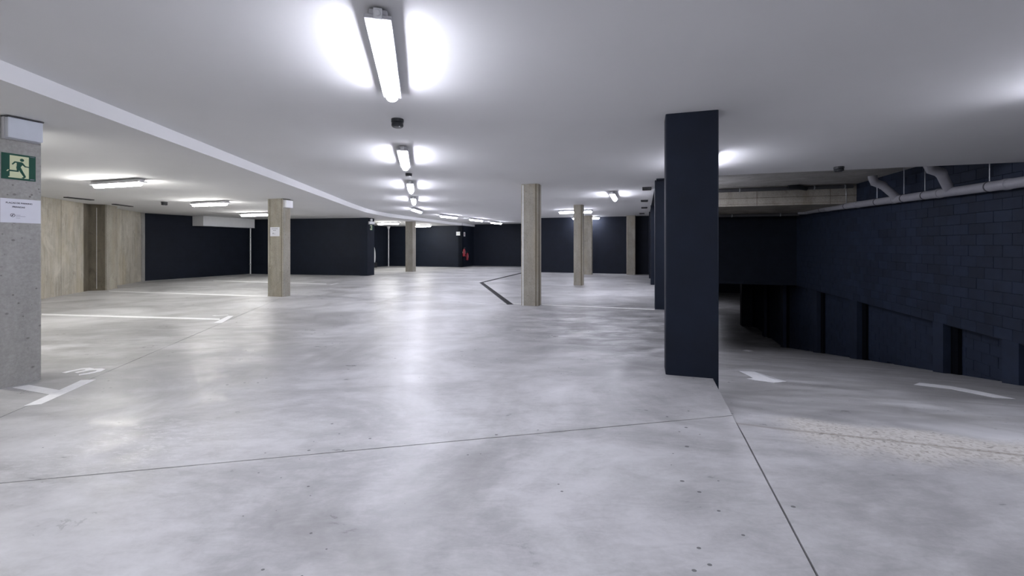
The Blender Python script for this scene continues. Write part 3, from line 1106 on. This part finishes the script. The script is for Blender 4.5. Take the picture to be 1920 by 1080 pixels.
def extinguisher(u, z0, label):
    p = UV(u, -10.3 + .10)
    t = empty('fire_extinguisher', (p.x, p.y, z0), RV)
    link('cylinder', lathe(bmesh.new(), [(.06, 0), (.078, .015), (.078, .36), (.06, .42), (.03, .45)], 18), M['red'], t, True)
    link('valve', lathe(bmesh.new(), [(.022, .45), (.022, .50), (.03, .505), (.03, .52)], 10), M['black'], t, True)
    bm = bmesh.new(); box(bm, -.012, .012, -.02, .10, .52, .535); box(bm, -.012, .012, -.02, .10, .50, .51); link('handle', bm, M['black'], t)
    link('hose', tube(bmesh.new(), [(.02, 0, .49), (.08, .02, .47), (.10, .02, .35), (.088, .02, .12), (.085, .02, .02)], .011, 8), M['black'], t, True)
    bm = bmesh.new()
    seg = 8
    for r0 in ((.079),):
        vs = []
        for k in range(seg + 1):
            a = math.radians(30 + 120 * k / seg)
            vs.append((bm.verts.new((r0 * math.cos(a), r0 * math.sin(a), .16)), bm.verts.new((r0 * math.cos(a), r0 * math.sin(a), .33)),
                       bm.verts.new(((r0 + .002) * math.cos(a), (r0 + .002) * math.sin(a), .33)), bm.verts.new(((r0 + .002) * math.cos(a), (r0 + .002) * math.sin(a), .16))))
        for a, b in zip(vs, vs[1:]):
            for k in range(4):
                bm.faces.new((a[k], b[k], b[(k + 1) % 4], a[(k + 1) % 4]))
        bm.faces.new(vs[0]); bm.faces.new(vs[-1][::-1])
    lb = link('printed_label', bm, M['white_plastic'], t)
    lb.rotation_euler = (0, 0, math.radians(60))
    bm = bmesh.new(); box(bm, -.03, .03, -.098, -.07, .2, .3); link('wall_bracket', bm, M['steel'], t)
    return tag(t, label, 'fire extinguisher', 'red fire extinguishers on the far wall')


extinguisher(23.47, .64, 'red fire extinguisher on the far navy wall, the left and higher one')
extinguisher(23.92, .40, 'red fire extinguisher on the far navy wall, the right and lower one')

# white upright object on a dark base half hidden behind the end of the navy wall
t = empty('white_cowl', (-8.22, 24.95, 0), math.radians(-18))
bm = bmesh.new(); box(bm, -.24, .24, -.22, .22, .0, .30, .03); link('base', bm, M['black'], t)
bm = bmesh.new()
prof = [(.20, .30), (.225, .42), (.235, .65), (.225, .9), (.19, 1.12), (.12, 1.30), (.05, 1.36)]
lathe(bm, prof, 20); link('shell', bm, M['white_plastic'], t, True)
bm = bmesh.new(); lathe(bm, [(.035, .30), (.04, .36), (.02, .42)], 10, (.21, -.10, 0)); link('knob', bm, M['white_plastic'], t, True)
tag(t, 'white rounded upright shell on a dark base, half hidden by the navy wall end', 'equipment')


# vertical pipes
def pipe(x, y, z1, r, label):
    t = empty('wall_pipe', (x, y, 0))
    link('tube', tube(bmesh.new(), [(0, 0, 0), (0, 0, z1 * .5), (0, 0, z1)], r, 12), M['white_plastic'], t, True)
    for zz in (.45, 1.05, 1.65):
        if zz < z1:
            link('clamp', lathe(bmesh.new(), [(r * 1.05, zz - .02), (r * 1.45, zz - .015), (r * 1.45, zz + .015), (r * 1.05, zz + .02)], 12), M['steel'], t)
    return tag(t, label, 'pipe')


pipe(-11.83, 19.30, 2.07, .028, 'thin pale vertical pipe in the dark back left corner below the duct')
pp = pipe(-7.62, 26.35, 2.40, .032, 'thin white vertical pipe on the far wall left of the distant pillar')
link('collar', lathe(bmesh.new(), [(.034, 2.28), (.085, 2.40), (.11, LOW)], 14), M['white_plastic'], pp, True)

# ------------------------------------------------------------------ floor drain and edge strip
d0, d1, d2 = at_floor(957, 571), at_floor(902.5, 530), at_floor(985, 510.3)
dr = empty('drain_channel')
bm = bmesh.new(); strip(bm, [d0, d1, d2], .115, -.0, .003); link('channel', bm, M['black'], dr)
for s in (-1, 1):
    n1 = Vector((-(d1 - d0).y, (d1 - d0).x)).normalized() * s
    n2 = Vector((-(d2 - d1).y, (d2 - d1).x)).normalized() * s
    nm = (n1 + n2); nm = nm / nm.dot(n1)
    bm = bmesh.new(); strip(bm, [d0 + n1 * .062, d1 + nm * .062, d2 + n2 * .062], .012, 0, .006); link('rail', bm, M['iron'], dr)
bm = bmesh.new()
for a, b in ((d0, d1), (d1, d2)):
    dd = (b - a); ln = dd.length; dd.normalize(); nn = Vector((-dd.y, dd.x))
    k = .03
    while k < ln - .03:
        m = a + dd * k
        prism(bm, [m - nn * .055 - dd * .007, m + nn * .055 - dd * .007, m + nn * .055 + dd * .007, m - nn * .055 + dd * .007], .003, .0055)
        k += .035
tag(link('grating', bm, M['iron'], dr), kind='stuff')
tag(dr, 'black slotted drain channel bending across the floor beside the concrete pillar', 'drain')
bm = bmesh.new()
strip(bm, [UV(9.10, -2.12), UV(9.10, .22)], .07, 0, .004)
tag(link('trim_2', bm, M['tape']), kind='structure')
bm = bmesh.new()
strip(bm, [UV(9.07, -2.53), UV(9.2, -2.9)], .03, 0, .003)
strip(bm, [UV(9.07, -2.53), UV(9.07, -3.0)], .03, 0, .003)
tag(link('trim_3', bm, M['tape']), kind='structure')

# ------------------------------------------------------------------ painted markings
PT = .002


def floor_poly(bm, px, z=0.0, h=PT):
    prism(bm, [at_floor(*p) for p in px], z, z + h)


def quad_strip(bm, a, b, wa, h=PT):
    strip(bm, [a, b], wa, 0, h)


t = empty('bay_marking', (*at_floor(105, 738), 0))
def sub(name, px, mat, parent):
    o = at_floor(0, 1000)
    bm = bmesh.new()
    base = parent.location
    prism(bm, [at_floor(*p) - Vector((base.x, base.y)) for p in px], 0, PT)
    return link(name, bm, mat, parent)


sub('cross_bar', [(45, 761.5), (77, 758), (180, 711.8), (152, 713)], M['white_paint'], t)
sub('stem', [(23, 727), (54, 721.8), (113, 732), (93, 740.2)], M['white_paint'], t)
tag(t, 'white painted T marking on the floor at the foot of the left edge pillar', 'floor marking', 'parking bay markings')

t = empty('bay_marking', (*at_floor(418, 598), 0))
sub('bay_line', [(78, 590.8), (78, 588.2), (412, 597.2), (412, 600)], M['white_paint'], t)
sub('cross_bar', [(400, 605.8), (416, 605.5), (438, 592.6), (428, 592.4)], M['white_paint'], t)
tag(t, 'long white bay line ending in a T bar, nearer than the pillar with notice', 'floor marking', 'parking bay markings')
t = empty('bay_marking', (*at_floor(350, 550), 0))
sub('bay_line', [(204, 546.7), (204, 545.2), (501, 554.6), (501, 556.4)], M['white_paint'], t)
tag(t, 'white bay line running up to the foot of the pillar with the notice', 'floor marking', 'parking bay markings')
t = empty('bay_marking', (*at_floor(450, 528), 0))
sub('bay_line', [(400, 526.6), (400, 525.7), (612, 531.8), (612, 533.1)], M['white_paint'], t)
sub('cross_bar', [(617, 534.2), (622, 534.2), (636, 530.8), (632, 530.8)], M['white_paint'], t)
tag(t, 'faint white bay line farthest back, passing behind the pillar with the notice', 'floor marking', 'parking bay markings')

bm = bmesh.new()
strip(bm, [at_floor(*p) for p in ((119, 699.3), (134, 695.8), (151.6, 692.3), (163, 691.3), (168.5, 692.3), (165, 694.2), (142, 699.0))], .055, 0, PT)
strip(bm, [at_floor(*p) for p in ((166, 694.0), (176, 692.8), (186, 692.6), (190, 693.6), (183, 696.8), (166, 700.4), (148, 703.2))], .055, 0, PT + .0004)
tag(link('bay_number', bm, M['white_paint']), 'white painted number 3 on the floor right of the left edge pillar', 'floor marking')
bm = bmesh.new()
strip(bm, [at_floor(*p) for p in ((400, 591.6), (404, 592), (428, 590.2))], .05, 0, PT)
tag(link('bay_number', bm, M['white_paint']), 'worn white bay number at the end of the long bay line', 'floor marking')


def ramp_poly(name, px, label):
    pts = [at_ramp(*p) for p in px]
    c = sum(pts, Vector()) / len(pts)
    bm = bmesh.new()
    lo = [bm.verts.new(p - c + Vector((0, 0, .001))) for p in pts]
    hi = [bm.verts.new(p - c + Vector((0, 0, .004))) for p in pts]
    bm.faces.new(lo); bm.faces.new(hi[::-1])
    for i in range(len(pts)):
        j = (i + 1) % len(pts)
        bm.faces.new((lo[i], hi[i], hi[j], lo[j]))
    bmesh.ops.triangulate(bm, faces=[f for f in bm.faces if len(f.verts) > 4])
    o = link(name, bm, M['white_paint'], loc=c)
    return tag(o, label, 'floor marking', 'painted arrows on the ramp')


ramp_poly('ramp_arrow', [(1385.5, 696), (1414, 697), (1447, 711), (1474.5, 715.5), (1451, 718), (1417, 713.5), (1400, 710.3), (1412, 709.2)], 'white painted arrow on the ramp, the left one nearer the navy pillar')
ramp_poly('ramp_arrow', [(1713, 721.7), (1724, 718), (1782, 724), (1838, 734.5), (1904, 748.3), (1866, 746.3), (1782, 729.5)], 'long white painted arrow on the ramp in front of the right wall')
ramp_poly('ramp_arrow', [(1392, 657), (1400, 656.2), (1412, 658), (1404, 659)], 'small distant white mark down the ramp beside the navy pillar')

# ------------------------------------------------------------------ drain pipe along the right wall
PV = WALLV - .25
def pz(u): return 2.275 + (u - 8.6) * .0258
dp = empty('drain_pipe')
link('main_pipe', tube(bmesh.new(), [UV(7.2, PV, pz(7.2)), UV(12, PV, pz(12)), UV(17.6, PV, pz(17.6))], .085, 18), M['pvc'], dp, True)
for u in (8.9, 10.55, 12.15, 13.9, 15.9, 17.4):
    d = Vector((U.x, U.y, .0258)).normalized()
    c = UV(u, PV, pz(u))
    link('socket', tube(bmesh.new(), [c - d * .05, c - d * .045, c + d * .045, c + d * .05], [.086, .094, .094, .086], 18), M['pvc'], dp, True)
for u in (9.27, 11.0, 11.75, 12.9, 14.6, 16.4):
    d = Vector((U.x, U.y, .0258)).normalized()
    c = UV(u, PV, pz(u))
    ring = link('pipe_ring', tube(bmesh.new(), [c - d * .012, c + d * .012], .092, 18), M['darksteel'], dp, True)
    zt = HIGH if u > 8.9 else CEIL
    zt = 2.50 if u > 14.65 else zt
    if zt - pz(u) > .1:
        link('hanger_rod', tube(bmesh.new(), [UV(u, PV, pz(u) + .088), UV(u, PV, zt)], .009, 8), M['steel'], dp)
for (u0, u1) in ((10.25, 9.95), (12.0, 12.0)):
    a = UV(u0, PV, pz(u0) + .02)
    b = UV(u1, PV - .30, pz(u0) + .34)
    c2 = UV(u1, PV - .44, pz(u0) + .40)
    top = UV(u1, PV - .48, HIGH)
    link('branch_pipe', tube(bmesh.new(), [a, b], .080, 16), M['pvc'], dp, True)
    link('branch_elbow', tube(bmesh.new(), [b - (b - a).normalized() * .05, b, c2, UV(u1, PV - .475, pz(u0) + .50), UV(u1, PV - .48, pz(u0) + .56)], .090, 16), M['pvc'], dp, True)
    if u0 < 11: link('branch_riser', tube(bmesh.new(), [UV(u1, PV - .48, pz(u0) + .54), top], .080, 16), M['pvc'], dp, True)
# far end elbow and the run back under the beam
ee = UV(17.6, PV, pz(17.6))
link('end_elbow', tube(bmesh.new(), [ee, ee + Vector((U.x, U.y, 0)) * .14, ee + Vector((U.x, U.y, 0)) * .22 - Vector((V.x, V.y, 0)) * .10, ee + Vector((U.x, U.y, 0)) * .24 - Vector((V.x, V.y, 0)) * .25], .095, 16), M['pvc'], dp, True)
tag(dp, 'grey plastic drain pipe with two branches slung along the right block wall', 'pipe')

cb = empty('ceiling_conduit')
link('tube', tube(bmesh.new(), [UV(17.84, PV - .2, 2.42), UV(17.84, 3, 2.42), UV(17.84, .9, 2.42)], .05, 12), M['darksteel'], cb, True)
for v in (1.6, 3.2, 4.8):
    link('clamp', tube(bmesh.new(), [UV(17.84, v - .015, 2.42), UV(17.84, v + .015, 2.42)], .058, 12), M['steel'], cb, True)
    link('hanger', tube(bmesh.new(), [UV(17.84, v, 2.46), UV(17.84, v, 2.50)], .008, 6), M['steel'], cb)
tag(cb, 'dark conduit below the concrete beam, running from the drain pipe to the navy pillar', 'pipe')
cb = empty('ceiling_conduit')
link('tube', tube(bmesh.new(), [UV(14.45, 5.70, 2.98), UV(14.45, 3, 2.98), UV(14.45, .9, 2.98)], .055, 12), M['darksteel'], cb, True)
link('junction_box', tube(bmesh.new(), [UV(14.3, 4.05, 3.0), UV(14.3, 4.25, 3.01), UV(14.4, 4.55, 2.95)], [.06, .08, .06], 12), M['black'], cb, True)
for v in (1.5, 2.8, 4.75, 5.5):
    link('clamp', tube(bmesh.new(), [UV(14.45, v - .015, 2.98), UV(14.45, v + .015, 2.98)], .063, 12), M['steel'], cb, True)
tag(cb, 'dark conduit in the angle between raw soffit and concrete beam', 'pipe')
